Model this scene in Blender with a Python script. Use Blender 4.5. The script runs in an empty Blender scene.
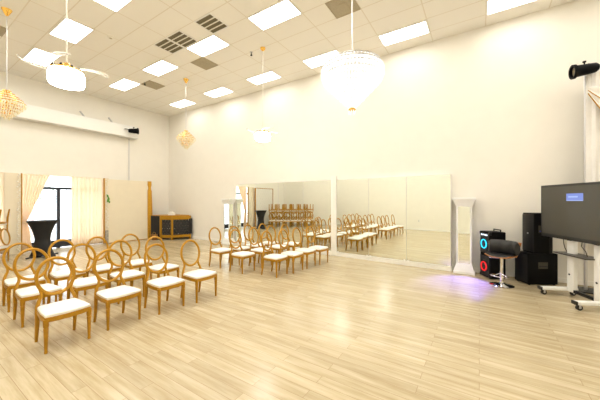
import bpy, bmesh, math, random
from mathutils import Vector, Matrix
R = math.radians
random.seed(7)
S = bpy.context.scene
C = S.collection

# ------------------------------------------------------------------ helpers
class B:
    """collects shapes, then links them as ONE mesh object"""
    def __init__(s): s.bm = bmesh.new()
    def _new(s, verts, M):
        if M is not None: bmesh.ops.transform(s.bm, matrix=M, verts=verts)
        return s
    def box(s, c, size, M=None, bevel=0.0, seg=2):
        r = bmesh.ops.create_cube(s.bm, size=1.0)
        v = r['verts']
        bmesh.ops.scale(s.bm, vec=Vector(size), verts=v)
        bmesh.ops.translate(s.bm, vec=Vector(c), verts=v)
        if M is not None: bmesh.ops.transform(s.bm, matrix=M, verts=v)
        if bevel > 0:
            ed = list({e for x in v for e in x.link_edges})
            bmesh.ops.bevel(s.bm, geom=ed, offset=bevel, segments=seg, profile=.5, affect='EDGES')
        return s
    def lathe(s, prof, seg=20, M=None, sx=1.0, sy=1.0):
        rings = []
        vs = []
        for (r, z) in prof:
            if r < 1e-5:
                v = s.bm.verts.new((0, 0, z)); rings.append([v]); vs.append(v)
            else:
                ring = [s.bm.verts.new((r*sx*math.cos(2*math.pi*i/seg), r*sy*math.sin(2*math.pi*i/seg), z)) for i in range(seg)]
                rings.append(ring); vs += ring
        for a, b in zip(rings, rings[1:]):
            for i in range(seg):
                j = (i+1) % seg
                if len(a) == 1 and len(b) == 1: continue
                if len(a) == 1: f = (a[0], b[j], b[i])
                elif len(b) == 1: f = (a[i], a[j], b[0])
                else: f = (a[i], a[j], b[j], b[i])
                try: s.bm.faces.new(f)
                except ValueError: pass
        if len(rings[0]) > 1: s.bm.faces.new(list(reversed(rings[0])))
        if len(rings[-1]) > 1: s.bm.faces.new(rings[-1])
        return s._new(vs, M)
    def tube(s, pts, r, seg=8, closed=False, M=None, flat=1.0):
        pts = [Vector(p) for p in pts]; n = len(pts)
        rs = r if isinstance(r, (list, tuple)) else [r]*n
        rings = []; vs = []; up = None
        for i, p in enumerate(pts):
            if closed: t = pts[(i+1) % n]-pts[i-1]
            else: t = pts[min(i+1, n-1)]-pts[max(i-1, 0)]
            t.normalize()
            if up is None:
                up = Vector((0, 0, 1)) if abs(t.z) < .9 else Vector((1, 0, 0))
            a = t.cross(up)
            if a.length < 1e-4: a = t.orthogonal()
            a.normalize(); b = a.cross(t).normalized(); up = b
            ring = [s.bm.verts.new(p + a*(rs[i]*math.cos(2*math.pi*k/seg)) + b*(rs[i]*flat*math.sin(2*math.pi*k/seg))) for k in range(seg)]
            rings.append(ring); vs += ring
        m = n if closed else n-1
        for i in range(m):
            a, b = rings[i], rings[(i+1) % n]
            for k in range(seg):
                j = (k+1) % seg
                s.bm.faces.new((a[k], a[j], b[j], b[k]))
        if not closed:
            s.bm.faces.new(list(reversed(rings[0]))); s.bm.faces.new(rings[-1])
        return s._new(vs, M)
    def prism(s, poly, z0, z1, M=None, bevel=0.0):
        lo = [s.bm.verts.new((x, y, z0)) for x, y in poly]
        hi = [s.bm.verts.new((x, y, z1)) for x, y in poly]
        n = len(poly)
        s.bm.faces.new(list(reversed(lo))); top = s.bm.faces.new(hi)
        for i in range(n): s.bm.faces.new((lo[i], lo[(i+1) % n], hi[(i+1) % n], hi[i]))
        vs = lo+hi
        if M is not None: bmesh.ops.transform(s.bm, matrix=M, verts=vs)
        if bevel > 0:
            ed = list({e for x in vs for e in x.link_edges})
            bmesh.ops.bevel(s.bm, geom=ed, offset=bevel, segments=2, profile=.5, affect='EDGES')
        return s
    def frustum(s, c, lo, hi, z0, z1):
        def q(sz, z): return [s.bm.verts.new((c[0]+a*sz[0]/2, c[1]+b*sz[1]/2, z)) for a, b in ((-1, -1), (1, -1), (1, 1), (-1, 1))]
        a = q(lo, z0); b = q(hi, z1)
        s.bm.faces.new(list(reversed(a))); s.bm.faces.new(b)
        for i in range(4): s.bm.faces.new((a[i], a[(i+1) % 4], b[(i+1) % 4], b[i]))
        return s
    def sphere(s, c, r, sc=(1, 1, 1), u=12, v=8, M=None):
        q = bmesh.ops.create_uvsphere(s.bm, u_segments=u, v_segments=v, radius=r)['verts']
        bmesh.ops.scale(s.bm, vec=Vector(sc), verts=q)
        bmesh.ops.translate(s.bm, vec=Vector(c), verts=q)
        return s._new(q, M)
    def grid(s, nu, nv, fn):
        g = [[s.bm.verts.new(fn(i/(nu-1), j/(nv-1))) for j in range(nv)] for i in range(nu)]
        for i in range(nu-1):
            for j in range(nv-1): s.bm.faces.new((g[i][j], g[i+1][j], g[i+1][j+1], g[i][j+1]))
        return s

def obj(name, b, m, parent=None, smooth=True, solid=0.0, sub=0, **kw):
    bmesh.ops.recalc_face_normals(b.bm, faces=b.bm.faces[:])
    me = bpy.data.meshes.new(name); b.bm.to_mesh(me); b.bm.free()
    o = bpy.data.objects.new(name, me); C.objects.link(o)
    me.materials.append(m)
    if smooth:
        for p in me.polygons: p.use_smooth = True
        if hasattr(me, 'set_sharp_from_angle'): me.set_sharp_from_angle(angle=R(38))
    if solid:
        md = o.modifiers.new('thickness', 'SOLIDIFY'); md.thickness = solid; md.offset = 0
    if sub:
        md = o.modifiers.new('round', 'SUBSURF'); md.levels = sub; md.render_levels = sub
    if parent: o.parent = parent
    for k, v in kw.items(): o[k] = v
    return o
def tag(o, label, cat, group=None):
    o['label'] = label; o['category'] = cat
    if group: o['group'] = group
    return o
def thing(name, label, cat, loc=(0, 0, 0), rotz=0.0, group=None):
    o = bpy.data.objects.new(name, None); C.objects.link(o)
    o.empty_display_size = .2
    o.location = loc; o.rotation_euler = (0, 0, rotz)
    return tag(o, label, cat, group)
def struct(name, b, m, parent=None, **kw):
    o = obj(name, b, m, parent, smooth=kw.pop('smooth', False), **kw)
    if not parent: o['kind'] = 'structure'
    return o
def dup(root, loc, rotz, label, group=None, M=None):
    r = root.copy(); C.objects.link(r); r.location = loc; r.rotation_euler = (0, 0, rotz)
    if M is not None: r.matrix_world = M
    r['label'] = label
    if group: r['group'] = group
    for ch in list(root.children):
        c = ch.copy(); C.objects.link(c); c.parent = r
        for g in list(ch.children):
            d = g.copy(); C.objects.link(d); d.parent = c
    return r

# ------------------------------------------------------------------ materials
def mat(name, col, rough=.5, metal=0.0, emit=None, es=0.0, trans=0.0, alpha=1.0, spec=None, coat=0.0):
    m = bpy.data.materials.new(name); m.use_nodes = True
    p = m.node_tree.nodes['Principled BSDF']
    p.inputs['Base Color'].default_value = (*col, 1)
    p.inputs['Roughness'].default_value = rough
    p.inputs['Metallic'].default_value = metal
    if emit: p.inputs['Emission Color'].default_value = (*emit, 1); p.inputs['Emission Strength'].default_value = es
    p.inputs['Transmission Weight'].default_value = trans
    p.inputs['Alpha'].default_value = alpha
    if spec is not None: p.inputs['Specular IOR Level'].default_value = spec
    p.inputs['Coat Weight'].default_value = coat
    return m
def noisy(m, scale=8, amt=.1, bump=.0, stretch=(1, 1, 1), detail=4):
    """gentle procedural variation of base colour and surface"""
    nt = m.node_tree; p = nt.nodes['Principled BSDF']
    tc = nt.nodes.new('ShaderNodeTexCoord'); mp = nt.nodes.new('ShaderNodeMapping')
    mp.inputs['Scale'].default_value = stretch
    nz = nt.nodes.new('ShaderNodeTexNoise'); nz.inputs['Scale'].default_value = scale; nz.inputs['Detail'].default_value = detail
    nt.links.new(tc.outputs['Object'], mp.inputs['Vector']); nt.links.new(mp.outputs['Vector'], nz.inputs['Vector'])
    c = p.inputs['Base Color'].default_value[:]
    rp = nt.nodes.new('ShaderNodeValToRGB')
    rp.color_ramp.elements[0].position = .3; rp.color_ramp.elements[1].position = .7
    rp.color_ramp.elements[0].color = (*[x*(1-amt) for x in c[:3]], 1)
    rp.color_ramp.elements[1].color = (*[min(1, x*(1+amt)) for x in c[:3]], 1)
    nt.links.new(nz.outputs['Fac'], rp.inputs['Fac']); nt.links.new(rp.outputs['Color'], p.inputs['Base Color'])
    if bump:
        bp = nt.nodes.new('ShaderNodeBump'); bp.inputs['Strength'].default_value = bump; bp.inputs['Distance'].default_value = .01
        nt.links.new(nz.outputs['Fac'], bp.inputs['Height']); nt.links.new(bp.outputs['Normal'], p.inputs['Normal'])
    return m
def emis(name, col, st):
    m = bpy.data.materials.new(name); m.use_nodes = True; nt = m.node_tree
    nt.nodes.remove(nt.nodes['Principled BSDF'])
    e = nt.nodes.new('ShaderNodeEmission'); e.inputs['Color'].default_value = (*col, 1); e.inputs['Strength'].default_value = st
    nt.links.new(e.outputs[0], nt.nodes['Material Output'].inputs[0])
    return m
def cloth(name, col, tr=.5, clear=0.0):
    """thin fabric that lets daylight through"""
    m = bpy.data.materials.new(name); m.use_nodes = True; nt = m.node_tree
    nt.nodes.remove(nt.nodes['Principled BSDF'])
    d = nt.nodes.new('ShaderNodeBsdfDiffuse'); t = nt.nodes.new('ShaderNodeBsdfTranslucent')
    d.inputs[0].default_value = (*col, 1); t.inputs[0].default_value = (*col, 1)
    mx = nt.nodes.new('ShaderNodeMixShader'); mx.inputs[0].default_value = tr
    nt.links.new(d.outputs[0], mx.inputs[1]); nt.links.new(t.outputs[0], mx.inputs[2])
    last = mx
    if clear:
        tp = nt.nodes.new('ShaderNodeBsdfTransparent'); m2 = nt.nodes.new('ShaderNodeMixShader'); m2.inputs[0].default_value = clear
        nt.links.new(mx.outputs[0], m2.inputs[1]); nt.links.new(tp.outputs[0], m2.inputs[2]); last = m2
    nt.links.new(last.outputs[0], nt.nodes['Material Output'].inputs[0])
    return m

WALL = (.87, .84, .765)
M_wall = noisy(mat('cream wall paint', WALL, .6), 3, .012, .02)
M_trim = mat('white trim paint', (.88, .86, .80), .4)
M_white = mat('white lacquer', (.86, .86, .83), .35)
M_gold = noisy(mat('gold painted wood', (.44, .215, .005), .34, .2), 30, .12)
M_goldm = mat('polished gold metal', (.9, .55, .12), .22, .9)
M_seat = noisy(mat('white leatherette', (.88, .86, .80), .45), 12, .03, .05)
M_black = noisy(mat('black textured plastic', (.002, .002, .0025), .5, spec=.12), 60, .2, .1)
M_blackcloth = noisy(mat('black spandex', (.006, .006, .008), .7), 5, .2)
M_blackleather = noisy(mat('black leather', (.012, .012, .013), .38), 40, .15, .1)
M_dark = mat('dark grey metal', (.012, .012, .013), .4, .3, spec=.3)
M_chrome = mat('chrome', (.75, .75, .77), .08, 1.0)
M_silver = mat('brushed silver', (.62, .62, .63), .3, .9)
M_wood = noisy(mat('orange bentwood', (.45, .17, .04), .35), 10, .2, 0, (1, 8, 8))
M_panel = emis('lit light diffuser', (1.0, .962, .885), 9.0)
M_panel_dim = emis('lit light diffuser, softer tube', (1.0, .962, .885), 6.0)  # output lowered to ease the hot spots on the mirror wall
M_panel_fill = emis('lit light diffuser, bright tube', (1.0, .962, .885), 12.5)  # output raised as fill light from the added camera-side row
M_frameW = mat('white metal frame', (.85, .84, .8), .4)
M_rod = mat('ivory rod', (.80, .77, .68), .35)
M_vent = noisy(mat('tan vent metal', (.44, .38, .26), .6), 40, .08)
M_ventslot = mat('olive vent slot', (.17, .145, .09), .8)
M_slot = mat('dark vent slot', (.05, .045, .03), .8)
M_sheer = cloth('beige sheer curtain', (.95, .82, .64), .55, .15)
M_drape = noisy(mat('off white drape', (.88, .86, .82), .8), 4, .03)
M_beige = noisy(mat('cream panel fabric', (.83, .75, .58), .75), 3, .02)
M_bead = mat('white flower', (.92, .88, .78), .6)
M_leaf = noisy(mat('green leaf', (.10, .30, .03), .5), 20, .3)
M_stone = noisy(mat('grey stone', (.40, .37, .32), .7), 14, .3)
M_lit = mat('lit frosted crystal', (.95, .95, .93), .2, 0, (1, .965, .90), 16.0)
M_blade = mat('clear acrylic', (.98, .97, .92), .15, 0, alpha=.30)
M_cable = mat('black cable', (.01, .01, .01), .5)
M_ground = noisy(mat('pale outdoor concrete', (.6, .6, .6), .9), 2, .1)
M_foli = noisy(mat('pale foliage', (.20, .30, .14), .8), 6, .4)

def crystal(name, lo, hi, es=0.0, tr=.25):
    m = mat(name, hi, .12, 0, (1, .97, .92), es, coat=.5)
    nt = m.node_tree; p = nt.nodes['Principled BSDF']
    nz = nt.nodes.new('ShaderNodeTexWhiteNoise'); tc = nt.nodes.new('ShaderNodeNewGeometry')
    rp = nt.nodes.new('ShaderNodeValToRGB')
    rp.color_ramp.elements[0].color = (*lo, 1); rp.color_ramp.elements[1].color = (*hi, 1)
    rp.color_ramp.elements[1].position = .65
    nt.links.new(tc.outputs['Random Per Island'], rp.inputs['Fac'])
    nt.links.new(rp.outputs['Color'], p.inputs['Base Color'])
    nt.nodes.remove(nz)
    p.inputs['Transmission Weight'].default_value = tr
    return m
M_goldcr = crystal('champagne crystal', (.97, .80, .40), (1, .97, .84), 0, 0)
M_bigcr = crystal('lit clear crystal', (.66, .65, .61), (1, 1, .98), .34, .1)

def floor_mat():
    m = bpy.data.materials.new('light oak planks'); m.use_nodes = True; nt = m.node_tree
    p = nt.nodes['Principled BSDF']; L = nt.links.new
    tc = nt.nodes.new('ShaderNodeTexCoord')
    br = nt.nodes.new('ShaderNodeTexBrick')
    br.inputs['Scale'].default_value = 1; br.inputs['Brick Width'].default_value = 1.35; br.inputs['Row Height'].default_value = .125
    br.inputs['Mortar Size'].default_value = .0022; br.inputs['Mortar Smooth'].default_value = .3; br.offset = .37; br.offset_frequency = 2
    br.inputs['Color1'].default_value = (.0, .0, .0, 1); br.inputs['Color2'].default_value = (1, 1, 1, 1); br.inputs['Mortar'].default_value = (.3, .3, .3, 1)
    L(tc.outputs['Object'], br.inputs['Vector'])
    mp = nt.nodes.new('ShaderNodeMapping'); mp.inputs['Scale'].default_value = (.55, 7, 1)
    L(tc.outputs['Object'], mp.inputs['Vector'])
    n1 = nt.nodes.new('ShaderNodeTexNoise'); n1.inputs['Scale'].default_value = 2.2; n1.inputs['Detail'].default_value = 7; n1.inputs['Roughness'].default_value = .62
    # shift the grain from plank to plank
    sc = nt.nodes.new('ShaderNodeVectorMath'); sc.operation = 'MULTIPLY_ADD'
    sc.inputs[1].default_value = (9, 5, 3)
    L(br.outputs['Color'], sc.inputs[0]); L(mp.outputs['Vector'], sc.inputs[2]); L(sc.outputs[0], n1.inputs['Vector'])
    r1 = nt.nodes.new('ShaderNodeValToRGB'); e = r1.color_ramp.elements
    e[0].position = .25; e[0].color = (.37, .285, .15, 1); e[1].position = .74; e[1].color = (.66, .57, .395, 1)
    L(n1.outputs['Fac'], r1.inputs['Fac'])
    r2 = nt.nodes.new('ShaderNodeValToRGB'); e = r2.color_ramp.elements
    e[0].color = (.90, .885, .865, 1); e[1].color = (1.06, 1.06, 1.06, 1)
    L(br.outputs['Color'], r2.inputs['Fac'])
    mx = nt.nodes.new('ShaderNodeMix'); mx.data_type = 'RGBA'; mx.blend_type = 'MULTIPLY'; mx.inputs[0].default_value = 1
    L(r1.outputs['Color'], mx.inputs[6]); L(r2.outputs['Color'], mx.inputs[7])
    mx2 = nt.nodes.new('ShaderNodeMix'); mx2.data_type = 'RGBA'; mx2.inputs[7].default_value = (.30, .20, .10, 1)
    L(br.outputs['Fac'], mx2.inputs[0]); L(mx.outputs[2], mx2.inputs[6])
    L(mx2.outputs[2], p.inputs['Base Color'])
    p.inputs['Roughness'].default_value = .23
    p.inputs['Specular IOR Level'].default_value = .5
    bp = nt.nodes.new('ShaderNodeBump'); bp.inputs['Strength'].default_value = .06; bp.inputs['Distance'].default_value = .004
    L(n1.outputs['Fac'], bp.inputs['Height']); L(bp.outputs['Normal'], p.inputs['Normal'])
    return m
M_floor = floor_mat()

GX, GY, PX, PY = -4.59, 4.765, 1.18, .59       # ceiling grid origin and pitch
def ceil_mat():
    m = bpy.data.materials.new('acoustic ceiling tiles'); m.use_nodes = True; nt = m.node_tree
    p = nt.nodes['Principled BSDF']; L = nt.links.new
    tc = nt.nodes.new('ShaderNodeTexCoord'); sp = nt.nodes.new('ShaderNodeSeparateXYZ'); L(tc.outputs['Object'], sp.inputs[0])
    def line(out, o, pitch):
        a = nt.nodes.new('ShaderNodeMath'); a.operation = 'SUBTRACT'; a.inputs[1].default_value = o-pitch/2; L(out, a.inputs[0])
        b = nt.nodes.new('ShaderNodeMath'); b.operation = 'PINGPONG'; b.inputs[1].default_value = pitch/2; L(a.outputs[0], b.inputs[0])
        c = nt.nodes.new('ShaderNodeMath'); c.operation = 'GREATER_THAN'; c.inputs[1].default_value = pitch/2-.011; L(b.outputs[0], c.inputs[0])
        return c
    x = line(sp.outputs[0], GX, PX); y = line(sp.outputs[1], GY, PY)
    mxm = nt.nodes.new('ShaderNodeMath'); mxm.operation = 'MAXIMUM'; L(x.outputs[0], mxm.inputs[0]); L(y.outputs[0], mxm.inputs[1])
    nz = nt.nodes.new('ShaderNodeTexNoise'); nz.inputs['Scale'].default_value = 90
    L(tc.outputs['Object'], nz.inputs['Vector'])
    rp = nt.nodes.new('ShaderNodeValToRGB'); rp.color_ramp.elements[0].color = (.90, .875, .805, 1); rp.color_ramp.elements[1].color = (.95, .925, .86, 1)
    L(nz.outputs['Fac'], rp.inputs['Fac'])
    mx = nt.nodes.new('ShaderNodeMix'); mx.data_type = 'RGBA'; mx.inputs[7].default_value = (.80, .745, .64, 1)
    L(mxm.outputs[0], mx.inputs[0]); L(rp.outputs['Color'], mx.inputs[6]); L(mx.outputs[2], p.inputs['Base Color'])
    p.inputs['Roughness'].default_value = .85
    return m
M_ceil = ceil_mat()

def tufted(name, col, ax, du, dv, rough, depth=.5):
    """diamond-buttoned upholstery as bump on the panel"""
    m = mat(name, col, rough); nt = m.node_tree; p = nt.nodes['Principled BSDF']; L = nt.links.new
    tc = nt.nodes.new('ShaderNodeTexCoord'); sp = nt.nodes.new('ShaderNodeSeparateXYZ'); L(tc.outputs['Object'], sp.inputs[0])
    def m2(op, a, b=None):
        n = nt.nodes.new('ShaderNodeMath'); n.operation = op
        for i, q in enumerate((a, b)):
            if q is None: continue
            if isinstance(q, (int, float)): n.inputs[i].default_value = q
            else: L(q, n.inputs[i])
        return n.outputs[0]
    u = m2('DIVIDE', sp.outputs[ax], du); v = m2('DIVIDE', sp.outputs[2], dv)
    a = m2('ABSOLUTE', m2('SINE', m2('MULTIPLY', m2('ADD', u, v), math.pi)))
    b = m2('ABSOLUTE', m2('SINE', m2('MULTIPLY', m2('SUBTRACT', u, v), math.pi)))
    h = m2('POWER', m2('MULTIPLY', a, b), .5)
    bp = nt.nodes.new('ShaderNodeBump'); bp.inputs['Strength'].default_value = depth; bp.inputs['Distance'].default_value = .04
    L(h, bp.inputs['Height']); L(bp.outputs['Normal'], p.inputs['Normal'])
    return m

# ------------------------------------------------------------------ the room
XL, XR, YB, YM, ZC = -13.36, 6.9, -1.72, 8.22, 6.11
T = .2
struct('floor', B().box(((XL+XR)/2, (YB+YM)/2, -.05), (XR-XL+2*T, YM-YB+2*T, .1)), M_floor)
struct('ceiling', B().box(((XL+XR)/2, (YB+YM)/2, ZC+.06), (XR-XL+2*T, YM-YB+2*T, .12)), M_ceil)
struct('wall_mirror_side', B().box(((XL+XR)/2, YM+T/2, ZC/2), (XR-XL, T, ZC)), M_wall)
struct('wall_camera_side', B().box(((XL+XR)/2, YB-T/2, ZC/2), (XR-XL, T, ZC)), M_wall)
struct('wall_right', B().box((XR+T/2, (YB+YM)/2, ZC/2), (T, YM-YB+2*T, ZC)), M_wall)
OY0, OY1, OZ = 2.0, 5.45, 2.72               # opening with the shop-front glass
b = B()
b.box((XL-T/2, (YB-T+OY0)/2, ZC/2), (T, OY0-YB+T, ZC))
b.box((XL-T/2, (YM+T+OY1)/2, ZC/2), (T, YM+T-OY1, ZC))
b.box((XL-T/2, (OY0+OY1)/2, (OZ+ZC)/2), (T, OY1-OY0, ZC-OZ))
struct('wall_left', b, M_wall)
struct('baseboard_mirror_side', B().box(((XL+.9)/2-6.2+5.75, YM-.012, .05), (XR-XL, .024, .10), bevel=.004) if False else B().box(((XL+XR)/2, YM-.012, .05), (XR-XL-.05, .024, .10)), M_trim)
struct('baseboard_camera_side', B().box(((XL+XR)/2, YB+.012, .05), (XR-XL-.05, .024, .10)), M_trim)
b = B().box((XL+.012, (YB+OY0)/2, .05), (.024, OY0-YB-.05, .10)); b.box((XL+.012, (YM+OY1)/2, .05), (.024, YM-OY1-.05, .10))
struct('baseboard_left', b, M_trim)
struct('baseboard_right', B().box((XR-.012, (YB+YM)/2, .05), (.024, YM-YB-.1, .10)), M_trim)
# white post between the two mirror groups, ledge under the mirrors
struct('trim_1', B().box((-4.0, YM-.025, 1.3), (.19, .05, 2.6), bevel=.006), M_trim)
b = B().box((-6.3, YM-.03, .06), (4.42, .06, .12), bevel=.005); b.prism([(-3.9, YM), (-3.9, YM-.05), (-.585, YM-.25), (-.585, YM)], 0, .118)
struct('trim_2', b, M_trim)
# shop-front glazing
w = struct('window_1', B().box((XL-.12, (OY0+OY1)/2, OZ/2), (.012, OY1-OY0, OZ)), mat('window glass', (1, 1, 1), .02, 0, trans=1.0, alpha=.25))
M_alu = mat('dark anodised aluminium', (.045, .05, .065), .4, .5)
b = B()
for y in (OY0+.03, OY1-.03): b.box((XL-.12, y, OZ/2), (.10, .085, OZ))
b.box((XL-.12, 3.81, 1.13), (.10, .10, 2.26))
b.box((XL-.12, (OY0+OY1)/2, 2.26), (.09, OY1-OY0, .09)); b.box((XL-.12, (OY0+OY1)/2, .16), (.09, OY1-OY0, .26))
struct('window_frame', b, M_alu, w)
struct('trim_3', B().box((-23.5, 4, -.12), (20, 40, .1)), M_ground)      # pavement outside

# camera-side power outlet (seen in the mirror)
t = thing('wall_outlet', 'white power outlet low on the bare wall, seen in the right mirrors', 'outlet', (-4.3, YB, .56), 0)
obj('cover_plate', B().box((0, .006, 0), (.09, .012, .13), bevel=.004), M_white, t)
for dz in (-.03, .03): obj('socket', B().box((0, .0125, dz), (.035, .003, .03)), M_slot, t)

# ------------------------------------------------------------------ mirrors
def mirror_mat():
    m = bpy.data.materials.new('mirror glass'); m.use_nodes = True; p = m.node_tree.nodes['Principled BSDF']
    p.inputs['Base Color'].default_value = (.91, .95, .88, 1); p.inputs['Metallic'].default_value = 1; p.inputs['Roughness'].default_value = .012
    return m
M_mirror = mirror_mat()
ml = {(-8.5, 0): 'tall frameless mirror panel at far left end, beside the far pillar',
      (-7.4, 0): 'tall frameless mirror panel, second from the far pillar, reflecting black cocktail table',
      (-6.3, 0): 'tall frameless mirror panel, third from the far pillar, reflecting stacked gold chairs',
      (-5.2, 0): 'tall frameless mirror panel just left of the white post',
      (-3.9, 1): 'tall frameless mirror panel just right of the white post',
      (-2.8, 1): 'tall frameless mirror panel, middle one right of the white post',
      (-1.7, 1): 'tall frameless mirror panel at right end, beside the near pillar'}
for (x, g), lab in ml.items():
    tilt = R(-3.5)*g                    # the right-hand group is mounted on a slightly skewed backing
    k = x+.55+3.9
    pos = (-3.9+k*math.cos(tilt), YM-.002+k*math.sin(tilt), .12) if g else (x+.55, YM, .12)
    t = thing('mirror_panel', lab, 'mirror', pos, tilt, 'wall mirror panels')
    obj('mirror_glass', B().box((0, -.010, 1.175), (1.092, .012, 2.342)), M_mirror, t, smooth=False)
    b = B()
    for sx in (-1, 1): b.box((sx*.548, -.010, 1.175), (.004, .016, 2.35))
    b.box((0, -.010, 2.349), (1.1, .016, .004)); b.box((0, -.010, .002), (1.1, .016, .004))
    obj('edge_trim', b, M_silver, t, smooth=False)
    for sx in (-.5, .5): obj('mirror_clip', B().box((sx, -.018, .012), (.05, .006, .03)), M_white, t)

struct('trim_4', B().prism([(-3.9, YM), (-3.9, YM-.001), (-.608, YM-.2025), (-.608, YM)], .0, 2.475), M_trim)

def pillar(x, lab):
    t = thing('display_pillar', lab, 'pillar', (x, 7.99, 0), 0, 'mirrored pillars')
    b = B().box((0, 0, .035), (.46, .36, .07), bevel=.006).frustum((0, 0), (.44, .34), (.33, .25), .07, .25)
    obj('pillar_base', b, M_white, t, smooth=False)
    b = B().box((0, 0, .95), (.31, .23, 1.58))
    obj('shaft_core', b, M_white, t, smooth=False)
    b = B()
    b.box((0, -.119, .95), (.25, .008, 1.54))
    for s in (-1, 1): b.box((s*.159, 0, .95), (.008, .17, 1.54))
    obj('mirror_facing', b, M_mirror, t, smooth=False)
    b = B()
    for sx in (-1, 1):
        for sy in (-1, 1): b.box((sx*.147, sy*.107, .95), (.036, .036, 1.58), bevel=.006)
    obj('corner_moulding', b, M_white, t, smooth=False)
    b = B().frustum((0, 0), (.33, .25), (.47, .37), 1.65, 1.82).box((0, 0, 1.845), (.49, .39, .05), bevel=.006)
    obj('capital', b, M_white, t, smooth=False)
pillar(-.315, 'white mirrored pillar standing between the right mirrors and the lit party speaker')
pillar(-8.72, 'white mirrored pillar standing at far left end of the mirrors')

# ------------------------------------------------------------------ ceiling fixtures
rows = {7.45: 'row along mirror wall', 5.06: 'second row from the mirror wall', 2.72: 'third row from the mirror wall', .36: 'added row nearest the camera'}  # the camera-side row is out of view, added for its light
cols = {-11.08: 'nearest the window wall', -8.72: 'second from the window wall', -6.36: 'third from the window wall', -4.0: 'fourth from the window wall',
        -1.64: 'fifth from the window wall', .72: 'sixth from the window wall', 3.08: 'added unseen, seventh from the window wall', 5.44: 'added unseen, eighth from the window wall'}  # last two columns are out of view, added to light the room
for y, rl in rows.items():
    for x, cl in cols.items():
        t = thing('ceiling_light', f'ceiling light {cl} in {rl}', 'ceiling light', (x, y, ZC), 0, 'lit ceiling panels')
        obj('diffuser', B().box((0, 0, -.008), (1.12, .53, .010)), {7.45: M_panel_dim, .36: M_panel_fill}.get(y, M_panel), t, smooth=False)
        b = B()
        for s in (-1, 1): b.box((s*.575, 0, -.009), (.03, .59, .018)); b.box((0, s*.28, -.009), (1.12, .03, .018))
        obj('light_frame', b, M_frameW, t, smooth=False)
for x, y, lab in ((-5.47, 4.47, 'louvred ceiling vent nearest the camera, apart from the paired vents'), (-6.65, 4.47, 'louvred ceiling vent, nearer one of the touching pair'),
                  (-7.25, 4.47, 'louvred ceiling vent, farther one of the touching pair')):
    t = thing('ceiling_vent', lab, 'vent', (x, y, ZC), 0, 'louvred ceiling vents')
    obj('backing', B().box((0, 0, -.004), (.54, .54, .008)), M_ventslot, t, smooth=False)
    b = B()
    for s in (-1, 1): b.box((s*.28, 0, -.009), (.03, .59, .018)); b.box((0, s*.28, -.009), (.53, .03, .018))
    obj('vent_frame', b, M_frameW, t, smooth=False)
    for k in range(3): obj('slat', B().box((0, -.135+k*.135, -.014), (.53, .026, .012), M=None), M_rod, t, smooth=False)
for x, y, lab in ((-7.25, 5.65, 'tan square ceiling diffuser near the mirror wall, beside the paired vents'), (-10.2, 5.65, 'tan square ceiling diffuser in the far corner of the room'),
                  (-2.53, 5.65, 'tan square ceiling diffuser above the big lit chandelier'), (-10.2, 1.52, 'tan square ceiling diffuser beside the left gold chandelier canopy')):
    t = thing('ceiling_diffuser', lab, 'vent', (x, y, ZC), 0, 'square ceiling diffusers')
    obj('perforated_plate', B().box((0, 0, -.006), (.55, .55, .012)), M_vent, t, smooth=False)
    b = B()
    for s in (-1, 1): b.box((s*.283, 0, -.009), (.025, .59, .018)); b.box((0, s*.283, -.009), (.54, .025, .018))
    obj('plate_frame', b, M_vent, t, smooth=False)
    obj('centre_plate', B().box((0, 0, -.016), (.2, .2, .008)), M_vent, t, smooth=False)
t = thing('smoke_detector', 'small tan round smoke detector on the ceiling', 'smoke detector', (-8.14, 3.38, ZC))
obj('detector_body', B().lathe([(.0, -.04), (.05, -.04), (.075, -.02), (.08, 0)], 20), M_rod, t)
obj('sensor_grille', B().lathe([(.0, -.048), (.03, -.046), (.035, -.04)], 16), M_vent, t)
for x, y, lab in ((-10.22, 5.36, 'small ceiling sprinkler head near the far corner'), (-5.55, 5.95, 'small ceiling sprinkler head beside the far fan rod'), (-1.62, 4.95, 'small ceiling sprinkler head right of the big chandelier')):
    t = thing('sprinkler_head', lab, 'sprinkler', (x, y, ZC), 0, 'ceiling sprinklers')
    obj('escutcheon', B().lathe([(.045, 0), (.045, -.008), (.015, -.016)], 14), M_silver, t)
    obj('deflector', B().lathe([(.012, -.01), (.012, -.06), (.03, -.09), (.034, -.10), (0, -.102)], 12), M_dark, t)

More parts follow.
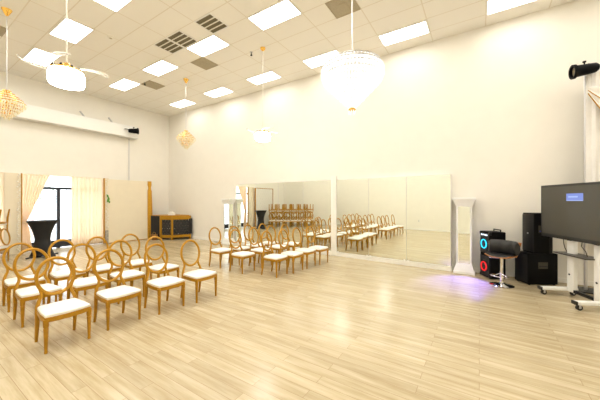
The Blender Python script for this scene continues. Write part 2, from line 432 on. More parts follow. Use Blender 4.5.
def fan(x, y, lab):
    t = thing('ceiling_fan_light', lab, 'ceiling fan', (x, y, ZC), 0, 'crystal fan lights')
    zb = 3.59-ZC
    obj('canopy', B().lathe([(0, 0), (.075, 0), (.07, -.03), (.03, -.08), (.018, -.09)], 20), M_goldm, t)
    obj('downrod', B().tube([(0, 0, -.05), (0, 0, zb+.2)], .012, 10), M_rod, t)
    obj('motor_housing', B().lathe([(.02, zb+.24), (.05, zb+.22), (.08, zb+.16), (.17, zb+.145), (.20, zb+.125), (.20, zb+.105), (0, zb+.105)], 28), M_goldm, t)
    for k in range(10):
        a = 2*math.pi*k/10; obj('jewel', B().sphere((.185*math.cos(a), .185*math.sin(a), zb+.14), .020, u=8, v=6), M_dark, t)
    pr = []
    for k in range(9):
        a = k/8; pr.append((.235-.02*math.cos(math.pi*(a-.5))*-1-.02, zb+.10-.2*a))
    obj('crystal_shade', B().lathe([(.0, zb+.105), (.20, zb+.105), (.215, zb+.06), (.215, zb-.05), (.20, zb-.09), (.12, zb-.115), (0, zb-.125)], 32), M_lit, t)
    obj('shade_band', B().tube([(.218*math.cos(2*math.pi*k/32), .218*math.sin(2*math.pi*k/32), zb-.03) for k in range(32)], .006, 6, True), M_silver, t)
    for k in range(4):
        a0 = 2*math.pi*k/4+.5
        def f(u, v, a0=a0):
            ang = a0+u*.85; rr = .20+.31*math.sin(u*1.45); wd = .085*(math.sin(math.pi*min(1, .12+u*.95)))**.6+.01
            return (math.cos(ang)*(rr+wd*(v-.5)), math.sin(ang)*(rr+wd*(v-.5)), zb+.14+.03*u+.02*(v-.5))
        obj('blade', B().grid(14, 4, f), M_blade, t, solid=.006)
fan(-5.10, 1.54, 'lit crystal fan light with curved clear blades, nearest the camera')
fan(-5.13, 5.97, 'lit crystal fan light with curved clear blades, far one above the mirror-side chairs')

def crystals(b, r, z, n, ln, w, seed, lean=0.0):
    rnd = random.Random(seed)
    for k in range(n):
        a = 2*math.pi*(k+rnd.random()*.3)/n
        c, s = math.cos(a), math.sin(a)
        p = Vector((r*c, r*s, z)); d = Vector((c*lean, s*lean, -1)).normalized()
        t = Vector((-s, c, 0)); n2 = d.cross(t)
        m = p+d*ln*.4; e = p+d*ln
        top = b.bm.verts.new(p); bot = b.bm.verts.new(e)
        q = [b.bm.verts.new(m+t*w), b.bm.verts.new(m+n2*w), b.bm.verts.new(m-t*w), b.bm.verts.new(m-n2*w)]
        for i in range(4):
            b.bm.faces.new((top, q[i], q[(i+1) % 4])); b.bm.faces.new((bot, q[(i+1) % 4], q[i]))
    return b
def chandelier(x, y, lab, zc, rmax, h, m, tiers, bottom=False, rodmat=M_silver):
    t = thing('crystal_chandelier', lab, 'chandelier', (x, y, ZC), 0)
    zc -= ZC
    obj('canopy', B().lathe([(0, 0), (.09, 0), (.08, -.03), (.03, -.13), (.012, -.15)], 20), M_goldm, t)
    obj('hanging_rod', B().tube([(0, 0, -.12), (0, 0, zc+h*.4)], .008, 8), rodmat, t)
    fr = B()
    for i, (f, g, n) in enumerate(tiers):
        zz = zc+h*g; r = rmax*f
        fr.tube([(r*math.cos(2*math.pi*k/28), r*math.sin(2*math.pi*k/28), zz) for k in range(28)], .009, 6, True)
        for k in range(6):
            a = 2*math.pi*k/6; fr.tube([(0, 0, zz), (r*math.cos(a), r*math.sin(a), zz)], .005, 5)
    fr.tube([(0, 0, zc+h*.5), (0, 0, zc-h*.45)], .012, 8)
    obj('frame', fr, M_silver if bottom else M_goldm, t)
    for i, (f, g, n) in enumerate(tiers):
        b = B()
        crystals(b, rmax*f, zc+h*g, n, h*.15, rmax*.045, i*11+3)
        crystals(b, rmax*f*.9, zc+h*(g-.04), n, h*.13, rmax*.045, i*13+5)
        obj('crystal_tier', b, m, t, smooth=False)
    if bottom:
        b = B().lathe([(0, zc-h*.5), (.04, zc-h*.5), (.055, zc-h*.53), (.05, zc-h*.55), (0, zc-h*.56)], 16)
        obj('finial', b, M_goldm, t)
        b = B(); crystals(b, .045, zc-h*.55, 8, .07, .01, 2); obj('finial_drops', b, m, t, smooth=False)
    return t
small = [(.22, .50, 10), (.42, .40, 18), (.64, .30, 26), (.86, .20, 34), (1.0, .10, 40), (.84, .0, 36), (.66, -.10, 30), (.48, -.20, 22), (.30, -.29, 16), (.14, -.37, 8)]
chandelier(-8.94, 1.62, 'gold crystal chandelier at left, in front of the white screen housing', 3.95, .31, .64, M_goldcr, small)
chandelier(-8.74, 6.02, 'gold crystal chandelier in the far corner near the mirror wall', 3.95, .31, .64, M_goldcr, small)
big = [(.93, .50, 56), (1.0, .42, 60), (1.0, .33, 60), (.94, .23, 58), (.81, .13, 52), (.68, .03, 46), (.54, -.07, 38), (.41, -.17, 30), (.28, -.26, 22), (.14, -.35, 12)]
chandelier(-1.56, 3.80, 'large glowing white crystal chandelier, cone shaped, nearest the mirrors', 3.46, .44, .62, M_bigcr, big, True)

# ------------------------------------------------------------------ left wall: window dressing and backdrop panels
def curtain(name, lab, fn, nu=70, nv=26, m=M_sheer):
    o = obj(name, B().grid(nu, nv, fn), m, solid=.004); return tag(o, lab, 'curtain', 'beige sheer curtains')
def fold(u, n, a): return a*math.sin(u*n*2*math.pi)+a*.4*math.sin(u*n*4.7*math.pi+1)
curtain('curtain', 'beige sheer curtain hanging straight, right of the window behind the far panel', lambda u, v: (-13.19+fold(u, 9, .035), 4.12+u*1.28, .02+v*2.71))
curtain('curtain', 'narrow beige sheer curtain left of the white column panel', lambda u, v: (-13.24+fold(u, 3, .03), 1.98+u*.44, .02+v*2.71), 30)
def tied(u, v):
    z = .02+v*2.71
    if z > 1.05:
        k = (z-1.05)/1.68; y0 = 2.74+.02*k; y1 = 2.88+.62*k**1.05
    else:
        k = (1.05-z)/1.05; y0 = 2.74; y1 = 2.88+.14*k**.6
    return (-13.20+fold(u, 7, .028), y0+u*(y1-y0), z)
curtain('curtain', 'beige sheer curtain tied back to the left of the glass door', tied, 60, 40)
o = obj('curtain_tie', B().tube([(-13.20+.06*math.cos(a*math.pi/8), 2.81+.09*math.sin(a*math.pi/8), 1.05) for a in range(16)], .018, 8, True), M_beige)
tag(o, 'cream tie band around the gathered curtain', 'curtain tie')

def garland(x, y, z0, z1, lab, leaf):
    t = thing('flower_garland', lab, 'garland', (x, y, z1))
    rnd = random.Random(int(y*100)); b = B(); n = 44
    for k in range(n):
        z = -(z1-z0)*k/(n-1)
        b.sphere((rnd.uniform(-.01, .02), rnd.uniform(-.035, .035), z), rnd.uniform(.022, .036), (1, 1, .8), 8, 6)
    obj('flower_string', b, M_bead, t)
    if leaf:
        b = B()
        for (z, dy, ln, an) in ((-.62, -.03, .14, .3), (-.70, .0, .18, .3), (-.78, .02, .18, -.2), (-.86, .03, .14, .25)):
            def f(u, v, z=z, dy=dy, ln=ln, an=an):
                w = .035*math.sin(math.pi*u)**.8
                return (.05+.03*math.sin(math.pi*u), dy+an*u*ln+w*(v-.5)*2, z-u*ln)
            b.grid(7, 5, f)
        obj('leaf', b, M_leaf, t, solid=.004)
# narrow column panel
t = thing('column_panel', 'narrow cream upright panel with gold edge, between left curtains', 'panel', (-13.08, 2.50, 0))
obj('panel_board', B().box((0, 0, 1.36), (.08, .40, 2.72), bevel=.006), M_beige, t, smooth=False)
obj('gold_edge', B().box((0, .215, 1.36), (.10, .03, 2.74), bevel=.004), M_gold, t, smooth=False)
garland(-13.02, 2.63, .1, 2.68, 'string of white flowers down the narrow column panel', False)
# big cream panel at the right of the window
t = thing('backdrop_panel', 'wide plain cream backdrop panel with gold frame, left of the bar', 'panel', (-13.02, 6.05, 0))
obj('panel_board', B().box((0, 0, 1.35), (.07, 1.76, 2.68), bevel=.006), M_beige, t, smooth=False)
b = B().box((0, -.89, 1.36), (.10, .03, 2.72)); b.box((.0, 0, .02), (.08, 1.7, .03))
obj('gold_frame', b, M_gold, t, smooth=False)
obj('stone_plinth', B().box((.06, -.81, .28), (.05, .11, .56), bevel=.008), M_stone, t, smooth=False)
def seq(u, v):
    z = .02+v*2.68; w = .25-.09*max(0, (v-.3)/.7)
    if .86 < v < .93: w *= .7
    a = u*2*math.pi
    rr = 1+.10*math.sin(a*7+v*3)
    return (.01+w*.40*rr*math.cos(a), .99+w*.5*rr*math.sin(a), z)
obj('gold_drape', B().grid(60, 30, seq), noisy(mat('gold sequin cloth', (.62, .33, .03), .35, .6), 90, .4, .3), t)
garland(-12.94, 5.24, .60, 2.68, 'string of white flowers with green leaves on the backdrop panel', True)
# white tufted panel (seen in the mirror)
t = thing('tufted_panel', 'white diamond tufted panel in thin gold frame, seen in left mirrors', 'panel', (-13.10, 1.02, 0))
obj('tufted_board', B().box((0, 0, 1.34), (.08, 1.86, 2.60), bevel=.01), tufted('white tufted leather', (.85, .83, .78), 1, .22, .34, .4, .9), t, smooth=False)
b = B()
for s in (-1, 1): b.box((.01, s*.95, 1.34), (.11, .035, 2.68))
b.box((.01, 0, 2.665), (.11, 1.9, .035)); b.box((.01, 0, .018), (.11, 1.9, .035))
obj('gold_frame', b, M_gold, t, smooth=False)

# projection-screen housing high on the wall, conduit, spotlight
t = thing('screen_housing', 'long white box housing mounted high across the window wall', 'screen housing', (XL, 3.0, 4.86))
obj('housing_body', B().box((.19, 0, 0), (.34, 7.0, .50), bevel=.012), M_white, t, smooth=False)
obj('end_cap', B().box((.19, 3.508, 0), (.345, .02, .51), bevel=.006), M_white, t, smooth=False)
for y in (1.62, 2.62):
    b = B().tube([(.03, y-.05, .24), (.12, y-.05, .27), (.22, y-.24, .44)], .034, 8); b.box((.10, y, .265), (.16, .07, .02))
    obj('bracket', b, M_silver, t)
o = obj('conduit', B().tube([(XL+.045, 6.27, .0), (XL+.045, 6.27, 4.60)], .018, 8), M_silver); tag(o, 'thin grey vertical conduit on the wall below the white housing', 'conduit')
def spotlight(loc, direction, lab, mount):
    t = thing('stage_spotlight', lab, 'spotlight', loc)
    q = Vector(direction).to_track_quat('Z', 'Y').to_matrix().to_4x4()
    obj('lamp_body', B().lathe([(0, -.20), (.06, -.20), (.09, -.16), (.10, -.06), (.105, .02), (.11, .10), (.11, .14), (.10, .14), (.095, .11), (0, .11)], 24, q), M_black, t)
    obj('front_ring', B().lathe([(.118, .135), (.135, .14), (.135, .185), (.105, .185), (.105, .14)], 28, q), M_black, t)
    obj('lens', B().lathe([(0, .150), (.06, .146), (.104, .138)], 24, q), mat('spot lens', (.30, .26, .18), .15), t)
    obj('focus_knob', B().lathe([(.012, 0), (.012, .05), (.028, .05), (.028, .075), (0, .075)], 12, Matrix.Translation((0, 0, .09))), M_black, t)
    obj('mounting_arm', B().tube([(0, 0, .0)]+[Vector(m)-Vector(loc) for m in mount], .016, 8), M_dark, t)
spotlight((-12.75, 6.20, 4.86), (.62, .78, .02), 'black stage spotlight at right end of the white screen housing', [(-12.93, 6.0, 4.93), (-13.0, 5.94, 4.93)])

# ------------------------------------------------------------------ bar in the corner
t = thing('bar_counter', 'gold framed bar counter with black tufted fronts in the far corner', 'bar', (0, 0, 0))
P = [(-12.83, 6.99), (-12.26, 7.12), (-11.76, 7.36), (-11.42, 8.05)]
back = [(-11.80, 8.12), (-12.9, 8.12)]
BH = 1.12
inner = [(-12.83, 7.05), (-12.28, 7.18), (-11.81, 7.41), (-11.50, 8.03), (-11.82, 8.10), (-12.88, 8.10)]
obj('bar_body', B().prism(inner, .10, BH-.08), M_blackcloth, t, smooth=False)
obj('bar_top', B().prism(P+back, BH-.03, BH, bevel=.006), M_gold, t, smooth=False)
b = B()
for (x, y) in P[1:]: b.box((x+.005, y+.02, BH/2-.01), (.075, .075, BH-.03), M=None, bevel=.006)
for a, c in zip(P[1:], P[2:]):
    d = Vector((c[0]-a[0], c[1]-a[1])); an = math.atan2(d.y, d.x); m = Vector(((a[0]+c[0])/2, (a[1]+c[1])/2))
    for z, h in ((.16, .12), (BH-.11, .17)):
        b.box((0, 0, 0), (d.length, .06, h), M=Matrix.Translation((m.x, m.y+.02, z)) @ Matrix.Rotation(an, 4, 'Z'))
obj('gold_frame', b, M_gold, t, smooth=False)
M_btuft = tufted('black tufted leather', (.012, .012, .013), 0, .16, .2, .3, 1.0)
M_stud = mat('crystal stud', (.8, .78, .7), .15, .8)
for a, c in zip(P[1:], P[2:]):
    d = Vector((c[0]-a[0], c[1]-a[1])); an = math.atan2(d.y, d.x); m = Vector(((a[0]+c[0])/2, (a[1]+c[1])/2))
    M4 = Matrix.Translation((m.x, m.y+.045, .57)) @ Matrix.Rotation(an, 4, 'Z')
    pn = obj('tufted_front', B().box((0, 0, 0), (d.length-.10, .05, .68), bevel=.01), M_btuft, t, smooth=False); pn.matrix_local = M4
    sb = B(); nx = max(3, int(d.length/.13))
    for i in range(nx):
        for j in range(6):
            sb.sphere(((i-(nx-1)/2)*.125+(.03 if j % 2 else -.03), -.027, (j-2.5)*.12), .009, (1, .6, 1), 6, 5)
    sd = obj('stud_rows', sb, M_stud, pn, smooth=False)
obj('black_end_cloth', B().prism([(-12.83, 7.0), (-12.30, 7.12), (-12.30, 7.17), (-12.83, 7.05)], .04, BH-.035), M_blackcloth, t, smooth=False)
obj('side_speaker_grille', B().box((-11.40, 8.09, .60), (.09, .12, .72), bevel=.01), M_blackcloth, t, smooth=False)
t = thing('napkin_box', 'small white box standing on the corner bar top', 'box', (-12.05, 7.55, BH), .4)
obj('box_body', B().box((0, 0, .06), (.26, .18, .12), bevel=.006), M_white, t, smooth=False)
obj('napkin', B().frustum((0, 0), (.16, .05), (.10, .01), .12, .17), M_seat, t, smooth=False)
t = thing('gold_ice_bucket', 'small round gold bucket on the floor in front of the black bar end', 'bucket', (-12.42, 6.93, 0))
obj('bucket_body', B().lathe([(0, 0), (.08, 0), (.12, .06), (.14, .22), (.145, .25), (.13, .25), (.12, .2), (0, .12)], 20), mat('dull bronze', (.30, .15, .05), .4, .4), t)
obj('handle', B().tube([(.14*math.cos(a*math.pi/10), 0, .24+.12*math.sin(a*math.pi/10)) for a in range(11)], .007, 6), M_gold, t)

# ------------------------------------------------------------------ cocktail tables
def cocktail(x, y, lab, rz):
    t = thing('cocktail_table', lab, 'table', (x, y, 0), rz, None)
    def skirt(u, v):
        a = u*2*math.pi; z = v*1.14
        k = v
        if k > .45: q = (k-.45)/.55; r = .19+.185*q**1.9
        else: q = (.45-k)/.45; r = .20+.05*q
        foot = max(0, math.cos(2*a))**3
        if k < .45: r += foot*.26*((.45-k)/.45)**1.3
        return (r*math.cos(a), r*math.sin(a), z if not (k < .02 and foot < .3) else .08)
    obj('stretch_cover', B().grid(49, 22, skirt), M_blackcloth, t)
    obj('tabletop', B().lathe([(0, 1.12), (.37, 1.12), (.38, 1.135), (.38, 1.15), (.365, 1.16), (0, 1.16)], 36), M_blackcloth, t)
    obj('centre_pole', B().tube([(0, 0, .02), (0, 0, 1.1)], .035, 12), M_dark, t)
    b = B()
    for k in range(4):
        a = k*math.pi/2; b.tube([(0, 0, .05), (.45*math.cos(a), .45*math.sin(a), .025)], .022, 8)
    obj('cross_foot', b, M_dark, t)
cocktail(-11.75, 2.93, 'tall black cloth covered cocktail table in front of the glass door', R(20))

# ------------------------------------------------------------------ chairs
def make_chair(lab, group):
    t = thing('round_back_chair', lab, 'chair', (0, 0, 0), 0, group)
    def outline(k):
        return [(.20*k+.0, -.23*k), (.225*k, -.12*k), (.235*k, 0), (.225*k, .12*k), (.20*k, .23*k), (.0, .228*k), (-.235*k, .205*k), (-.25*k, 0), (-.235*k, -.205*k), (.0, -.228*k)]
    obj('seat_frame', B().prism(outline(1.0), .365, .42, bevel=.008), M_gold, t)
    b = B()
    lv = [(.96, .416), (.985, .432), (.97, .450), (.88, .464), (.6, .474)]
    rings = [[b.bm.verts.new((x, y, z)) for x, y in outline(k)] for k, z in lv]
    for a, c in zip(rings, rings[1:]):
        for i in range(10): b.bm.faces.new((a[i], a[(i+1) % 10], c[(i+1) % 10], c[i]))
    b.bm.faces.new(rings[-1]); b.bm.faces.new(list(reversed(rings[0])))
    obj('seat_cushion', b, M_seat, t)
    tl = R(9)
    Mr = Matrix.Translation((-.275, 0, .80)) @ Matrix.Rotation(-tl, 4, 'Y')
    n = 40
    obj('back_ring', B().tube([(0, .195*math.cos(2*math.pi*k/n), .235*math.sin(2*math.pi*k/n)) for k in range(n)], .021, 8, True, Mr), M_gold, t)
    for s in (-1, 1):
        obj('back_support', B().tube([(-.225, s*.20, .38), (-.228, s*.198, .45), (-.235, s*.178, .52), (-.243, s*.155, .57), (-.25, s*.15, .615), (-.258, s*.165, .66)], [.022, .022, .021, .02, .019, .016], 8), M_gold, t)
    for s in (-1, 1):
        prof = [(0, 0), (.016, 0), (.019, .02), (.015, .035), (.017, .05), (.024, .27), (.028, .285), (.021, .30), (.028, .315), (.029, .40), (0, .40)]
        obj('leg', B().lathe(prof, 12, Matrix.Translation((.185, s*.213, 0))), M_gold, t)
        obj('leg', B().tube([(-.275, s*.195, 0), (-.262, s*.195, .08), (-.235, s*.195, .25), (-.225, s*.198, .40)], [.017, .020, .024, .026], 10), M_gold, t)
    return t
ordn = ['first', 'second', 'third', 'fourth']
base = None
def place(x, y, rz, lab, group, M=None):
    global base
    if base is None:
        base = make_chair(lab, group); base.location = (x, y, 0); base.rotation_euler = (0, 0, rz); return base
    return dup(base, (x, y, 0), rz, lab, group, M)
rnd = random.Random(3)
rowname = ['front', 'middle', 'back']
# near block; the ring stands .275 behind the chair's origin
near = [[(-4.73, 1.31), (-4.78, 1.97), (-4.70, 2.66), (-4.63, 3.29)], [(-5.90, 1.35), (-5.79, 1.95), (-5.72, 2.53), (-5.70, 3.21)], [(-6.82, 1.39), (-6.77, 1.97), (-6.68, 2.54), (-6.60, 3.14)]]
side = [[(-4.42, 5.30), (-4.31, 5.84), (-4.27, 6.42), (-4.17, 6.97)], [(-5.32, 5.11), (-5.32, 5.81), (-5.27, 6.52), (-5.23, 7.17)], [(-6.22, 5.20), (-6.02, 5.72), (-6.03, 6.35), (-5.95, 6.93)]]
for r in range(3):
    for k, (x, y) in enumerate(near[r]):
        lab = f'gold round-back chair {ordn[k]} from camera end in {rowname[r]} row of near block'
        place(x+.275, y, R(rnd.uniform(-2, 3)), lab, 'white-seated gold chairs of the near block')
for r in range(3):
    for k, (x, y) in enumerate(side[r]):
        lab = f'gold round-back chair {ordn[k]} from aisle in {rowname[r]} row beside the mirrors'
        place(x+.275, y, R(rnd.uniform(-4, 2)), lab, 'white-seated gold chairs beside the mirrors')
# stacked pairs in the left corner: one upright, one upside down on top of it
spots = [(-11.66+.40*k, 1.88-.282*k) for k in range(6)]
far = [(-11.98+.40*k, 1.14-.282*k) for k in range(6)]
last = [(-12.52+.40*k, .60-.282*k) for k in range(6)]
snames = ['nearest the window', 'second from the window', 'third from the window', 'fourth from the window', 'fifth from the window', 'sixth from the window']
for grp, lst in (('front line of stacked chairs', spots), ('middle line of stacked chairs', far), ('rear line of stacked chairs', last)):
    for i, (x, y) in enumerate(lst):
        rz = R(54.8+rnd.uniform(-.5, .5))
        place(x, y, rz, f'upright gold chair {snames[i]} under {grp}', 'stacked gold chairs in the left corner')
        if grp.startswith('front') and i == 5: continue
        # upside down, facing the other way: seat on the lower chair's ring, ring on its seat
        Mx = Matrix.Translation((x, y, 1.545)) @ Matrix.Rotation(rz, 4, 'Z') @ Matrix.Translation((-.055, 0, 0)) @ Matrix.Rotation(math.pi, 4, 'X') @ Matrix.Rotation(math.pi, 4, 'Z')
        place(x, y, rz, f'upside-down gold chair {snames[i]} atop {grp}', 'stacked gold chairs in the left corner', Mx)

# ------------------------------------------------------------------ speakers at the right
# local axes: +X is the grille side
def yaw(n): return math.atan2(n[1], n[0])
a = yaw((-.87, -.49))
t = thing('party_speaker', 'tall black party speaker with cyan and red lit woofers', 'speaker', (.265, 7.86, 0), a)
obj('cabinet', B().box((0, 0, .55), (.36, .37, 1.06), bevel=.025, seg=3), M_black, t)
b = B()
for z0 in (.04, .57): b.box((.183, 0, z0+.24), (.012, .33, .46), bevel=.004)
obj('front_grille', b, M_blackleather, t)
for z, c, e2 in ((.79, (.04, .6, 1.0), 1.2), (.27, (1.0, .03, .03), .8)):
    q = Matrix.Translation((.19, 0, z)) @ Matrix.Rotation(math.pi/2, 4, 'Y')
    w_ = obj('woofer', B().lathe([(.15, 0), (.15, .014), (.13, .014), (.11, .004), (.05, .002), (.045, .012), (0, .022)], 28, q), M_blackleather, t)
    obj('led_ring', B().tube([(.206, .098*math.cos(2*math.pi*k/28), z+.098*math.sin(2*math.pi*k/28)) for k in range(28)], .012, 6, True), emis('led '+('cyan' if c[0] < .5 else 'red'), c, e2), w_)
b = B()
for k in range(5): b.box((.192, -.10+k*.05, 1.0), (.006, .018, .03))
obj('indicator_lights', b, emis('indicator light', (.7, .85, 1), 2.0), t)
obj('handle', B().tube([(-.1, -.12, 1.07), (-.1, -.12, 1.12), (-.1, .12, 1.12), (-.1, .12, 1.07)], .014, 8), M_dark, t)
for s in (-1, 1):
    for zz in (.06, 1.04): obj('corner_guard', B().box((.16, s*.17, zz), (.06, .05, .07), bevel=.012), M_dark, t)
led = bpy.data.lights.new('party speaker violet lamp', 'SPOT'); led.energy = 170; led.color = (.16, .14, 1.0); led.shadow_soft_size = .06; led.spot_size = R(64); led.spot_blend = .7
lo = bpy.data.objects.new('speaker_lamp', led); C.objects.link(lo); lo.parent = t; lo.location = (.30, -.02, 1.0)
lo.rotation_euler = Vector((.50, .36, -.80)).to_track_quat('-Z', 'Y').to_euler()

a = yaw((-.85, -.52))
n = Vector((-.85, -.52, 0)).normalized(); sd = Vector((-.52, .85, 0)).normalized()
c = Vector((.87, 7.55, 0))+sd*.19-n*.31
t = thing('subwoofer', 'big square black subwoofer cabinet on the floor under the tall speaker', 'speaker', c, a)
obj('cabinet', B().box((0, 0, .345), (.62, .38, .65), bevel=.012), M_black, t)
obj('grille', B().box((.313, 0, .345), (.012, .345, .61), bevel=.004), M_dark, t)
for sy in (-1, 1):
    h = obj('handle_cup', B().box((0, sy*.1915, .42), (.20, .004, .14), bevel=.002), M_slot, t)
    obj('handle_bar', B().tube([(-.08, sy*.196, .40), (.08, sy*.196, .40)], .011, 8), M_dark, h)
for sx in (-1, 1):
    for sy in (-1, 1): obj('rubber_foot', B().lathe([(.025, 0), (.025, .022), (0, .022)], 12, Matrix.Translation((sx*.26, sy*.15, 0))), M_cable, t)
a2 = yaw((-.90, -.43))
t = thing('loudspeaker', 'tall black loudspeaker standing on the subwoofer, partly behind the screen', 'speaker', (c.x+.05, c.y-.02, .67), a2)
poly = [(.21, -.18), (.21, .18), (-.08, .18), (-.2, .11), (-.2, -.11), (-.08, -.18)]
obj('cabinet', B().prism(poly, .0, .86, bevel=.014), M_black, t)
obj('grille', B().box((.213, 0, .43), (.012, .35, .80), bevel=.004), M_dark, t)
M_blueglow = mat('blue black plastic', (.02, .03, .25), .3)  # blue light caught by the handle, put into its base colour
for sy in (-1, 1):
    h = obj('handle_cup', B().box((.06, sy*.1815, .52), (.13, .004, .16)), M_slot, t)
    obj('handle_bar', B().tube([(.01, sy*.186, .48), (.11, sy*.186, .48)], .010, 8), M_blueglow, h)
obj('name_badge', B().box((.2205, 0, .42), (.003, .04, .03)), M_silver, t)

# ------------------------------------------------------------------ bar stool
f = Vector((-.42, -.90, 0)).normalized()
t = thing('bar_stool', 'black padded swivel bar stool with chrome pedestal and wooden shell', 'bar stool', (.40, 7.23, 0), yaw(f))
obj('pedestal_base', B().lathe([(0, 0), (.215, 0), (.22, .01), (.20, .02), (.09, .04), (.04, .07), (.032, .10), (0, .10)], 36), M_chrome, t)
obj('column', B().tube([(0, 0, .08), (0, 0, .58)], .03, 16).tube([(0, 0, .08), (0, 0, .30)], .036, 16), M_chrome, t)
b = B().tube([(.03, .0, .27)]+[(.12+.10*math.cos(R(k)), .16*math.sin(R(k)), .22) for k in range(-150, 151, 20)]+[(.03, .0, .27)], .011, 8)
obj('footrest', b, M_chrome, t)
def shell(u, v):
    # wooden shell: front lip, seat, then up into the back
    y = (u-.5)*2
    s = v*2
    if s < 1.1: x = .22-.40*s/1.1; z = .615-.02*math.sin(s/1.1*math.pi)+.02*(1-s/1.1)*0
    else:
        q = (s-1.1)/.9; x = -.18-.07*math.sin(q*math.pi/2); z = .615+.31*q
    w = .235 if s < 1.1 else .235+.055*((s-1.1)/.9)
    z += .05*abs(y)**3*(1 if s < 1.1 else .0)
    x += (.10*abs(y)**2 if s > 1.1 else .10*abs(y)**2*max(0, s-.7)/.4)
    return (x, y*w, z)
obj('wooden_shell', B().grid(17, 26, shell), M_wood, t, solid=.016)
def pad(u, v):
    y = (u-.5)*2
    x = .215-.375*v
    e = (1-abs(y)**5)*(1-abs(2*v-1)**6)
    return (x, y*.222, .628+.05*abs(y)**3-.02*math.sin(v*math.pi)+.045*max(0, e)**.5)
obj('seat_pad', B().grid(17, 17, pad), M_blackleather, t)
rb = B(); pts = []
for k in range(17):
    y = (k/16-.5)*2; pts.append((-.160+.12*abs(y)**2, y*.265, .80))
rb.tube(pts, [.07*(.8 if k in (0, 16) else 1) for k in range(17)], 16, flat=2.15)
obj('back_pad', rb, M_blackleather, t)
obj('height_lever', B().tube([(0, -.02, .575), (.02, -.2, .56), (.02, -.24, .57)], .007, 8), M_chrome, t)

# ------------------------------------------------------------------ big display on a rolling stand
Lc = Vector((1.077, 7.56, 0)); dr = Vector((.428, -.904, 0)).normalized(); nr = Vector((-.904, -.428, 0)).normalized()
TW, TZ0, TZ1 = 1.90, 1.069, 2.108
o0 = Lc+dr*(TW/2)
t = thing('rolling_display', 'large black flat screen display on white two-column rolling stand', 'screen', (o0.x, o0.y, 0), yaw(nr))
# local: +X faces the viewer side, local -Y... left edge of the screen
sgn = 1 if (Matrix.Rotation(yaw(nr), 3, 'Z') @ Vector((0, 1, 0))).dot(dr) > 0 else -1
def ly(s): return sgn*(s-TW/2)           # s metres from the left screen edge
zc = (TZ0+TZ1)/2
disp = obj('display', B().box((-.04, 0, zc), (.08, TW, TZ1-TZ0), bevel=.008), mat('black bezel', (.018, .018, .017), .35), t, smooth=False)
obj('screen', B().box((.0015, 0, zc+.012), (.006, TW-.09, TZ1-TZ0-.11)), noisy(mat('dark glossy screen', (.055, .05, .038), .3, 0, (.16, .15, .12), .05), 1.2, .12), disp, smooth=False)
# blue message window, top third
bl = obj('message_window', B().box((.006, ly(.83), zc+.272), (.004, .35, .135)), emis('lit blue message', (.30, .38, .85), .55), disp, smooth=False)
bb = B(); bb.box((.0088, ly(.80), zc+.278), (.002, .20, .024)); bb.box((.0088, ly(.83), zc+.211), (.002, .34, .010))
obj('message_bars', bb, emis('lit pale bar', (.5, .62, 1.0), .62), disp, smooth=False)
obj('display_mount', B().box((-.12, 0, 1.35), (.08, .9, .12)).box((-.12, ly(.59), 1.3), (.08, .08, .5)).box((-.12, ly(1.14), 1.3), (.08, .08, .5)), M_dark, t, smooth=False)
for s in (.59, 1.14):
    cl = obj('column', B().box((-.14, ly(s), .58), (.085, .15, .98), bevel=.02, seg=3), M_white, t)
    obj('column_cap', B().box((-.14, ly(s), 1.08), (.10, .165, .03), bevel=.006).box((-.14, ly(s), 1.16), (.06, .1, .16)), M_dark, cl)
    obj('knob', B().lathe([(.012, 0), (.018, .012), (0, .018)], 10, Matrix.Translation((-.097, ly(s)+.0, .42)) @ Matrix.Rotation(math.pi/2, 4, 'Y')), M_dark, cl)
obj('base_beam', B().box((-.14, ly(.98), .12), (.07, 1.10, .055), bevel=.008), M_dark, t, smooth=False)
for s in (.50, 1.28):
    ft = obj('foot', B().box((.03, ly(s), .125), (.62, .10, .055), bevel=.012), M_white, t)
    obj('foot_cap', B().box((.345, ly(s), .125), (.03, .104, .06), bevel=.006), M_cable, ft)
    for dx in (.28, -.22):
        b = B().tube([(dx-.0, ly(s)-.017, .045), (dx, ly(s)+.017, .045)], .045, 18); 
        obj('caster_wheel', b, M_cable, ft)
        obj('caster_fork', B().box((dx, ly(s)-.024, .07), (.03, .005, .07)).box((dx, ly(s)+.024, .07), (.03, .005, .07)).box((dx, ly(s), .098), (.045, .06, .012)), M_silver, ft, smooth=False)
obj('shelf', B().box((-.12, ly(.74), .80), (.32, .72, .022), bevel=.006), mat('dark shelf', (.05, .045, .04), .35), t, smooth=False)
for s, w_ in ((.44, .02), (.86, .05)):
    obj('cable', B().tube([(-.1, ly(s), 1.10), (-.12, ly(s)-w_, .98), (-.11, ly(s)+w_, .90), (-.16, ly(s)+w_*.4, .81)], .006, 6), M_cable, t)

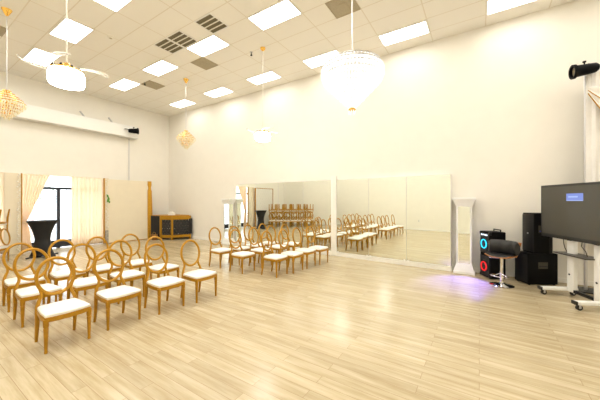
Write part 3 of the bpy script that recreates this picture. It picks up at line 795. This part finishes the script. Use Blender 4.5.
# drape stand behind the display
t = thing('drape_stand', 'silver pipe stand holding up the white drape behind the display', 'drape stand', (1.78, 7.72, 0))
obj('stand_base', B().box((0, 0, .012), (.45, .45, .024), bevel=.004), M_dark, t, smooth=False)
obj('upright', B().tube([(0, 0, .02), (0, 0, 4.42)], .028, 12), M_silver, t)
obj('crossbar', B().tube([(-.06, 0, 4.40), (2.3, 0, 4.40)], .024, 12), M_silver, t)
obj('upright', B().tube([(2.26, 0, .02), (2.26, 0, 4.42)], .028, 12), M_silver, t)
obj('stand_base', B().box((2.26, 0, .012), (.45, .45, .024), bevel=.004), M_dark, t, smooth=False)
o = obj('drape', B().grid(110, 24, lambda u, v: (1.76+u*2.2, 7.60+fold(u, 12, .035)*(1.1-.4*v), .98+v*3.44)), M_drape, solid=.006)
tag(o, 'long white drape hanging behind the large display at right edge', 'drape')
def swag(u, v):
    x = 1.755+u*.9; sag = math.sin(math.pi*u)
    z = 3.98-.12*v-sag*(.05+.60*v)
    return (x, 7.47-.09*sag*(.5+.5*math.sin(v*14)), z)
o = obj('drape_swag', B().grid(30, 40, swag), M_drape, solid=.006); tag(o, 'white swag with gold edge looped across top of the drape', 'swag')
obj('gold_trim', B().tube([Vector(swag(k/24, 1.0)) for k in range(25)], .009, 6).tube([Vector(swag(k/24, .55))+Vector((0, -.012, 0)) for k in range(25)], .008, 6), M_gold, o)
spotlight((1.70, 7.45, 4.32), (-.97, -.16, -.08), 'black stage spotlight at top of the drape by the right edge', [(1.76, 7.46, 4.42), (1.88, 7.60, 4.44), (1.88, 7.72, 4.40)])

# a pale tree outside, beyond the glass
t = thing('street_tree', 'pale sunlit tree outside beyond the glass door', 'tree', (-19.0, 4.3, -.07))
obj('trunk', B().tube([(0, 0, 0), (.05, .0, 1.2), (.0, .05, 2.2)], [.12, .09, .06], 10), M_wood, t)
rnd2 = random.Random(5); b = B()
for k in range(260):
    v = Vector((rnd2.gauss(0, 1), rnd2.gauss(0, 1), rnd2.gauss(0, .8))); v = v.normalized()*(.3+.75*rnd2.random()**.5)
    b.sphere((v.x, v.y, 2.1+v.z), .10, (1, .8, .35), 6, 4, None)
obj('foliage', b, M_foli, t)

# ------------------------------------------------------------------ light from outside
w = bpy.data.worlds.new('sky'); S.world = w; w.use_nodes = True
bg = w.node_tree.nodes['Background']; bg.inputs[0].default_value = (.86, .93, 1.0, 1); bg.inputs[1].default_value = 3.0

# ------------------------------------------------------------------ camera and exposure
cam = bpy.data.cameras.new('camera'); cam.sensor_width = 36; cam.lens = 36*276/600; cam.shift_y = .5/600
co = bpy.data.objects.new('camera', cam); C.objects.link(co)
co.location = (0, 0, 1.8); co.rotation_euler = (R(90), 0, R(33)); S.camera = co
S.view_settings.view_transform = 'Standard'; S.view_settings.look = 'None'
S.view_settings.exposure = 0.75; S.view_settings.gamma = 1.0; S.view_settings.use_curve_mapping = False
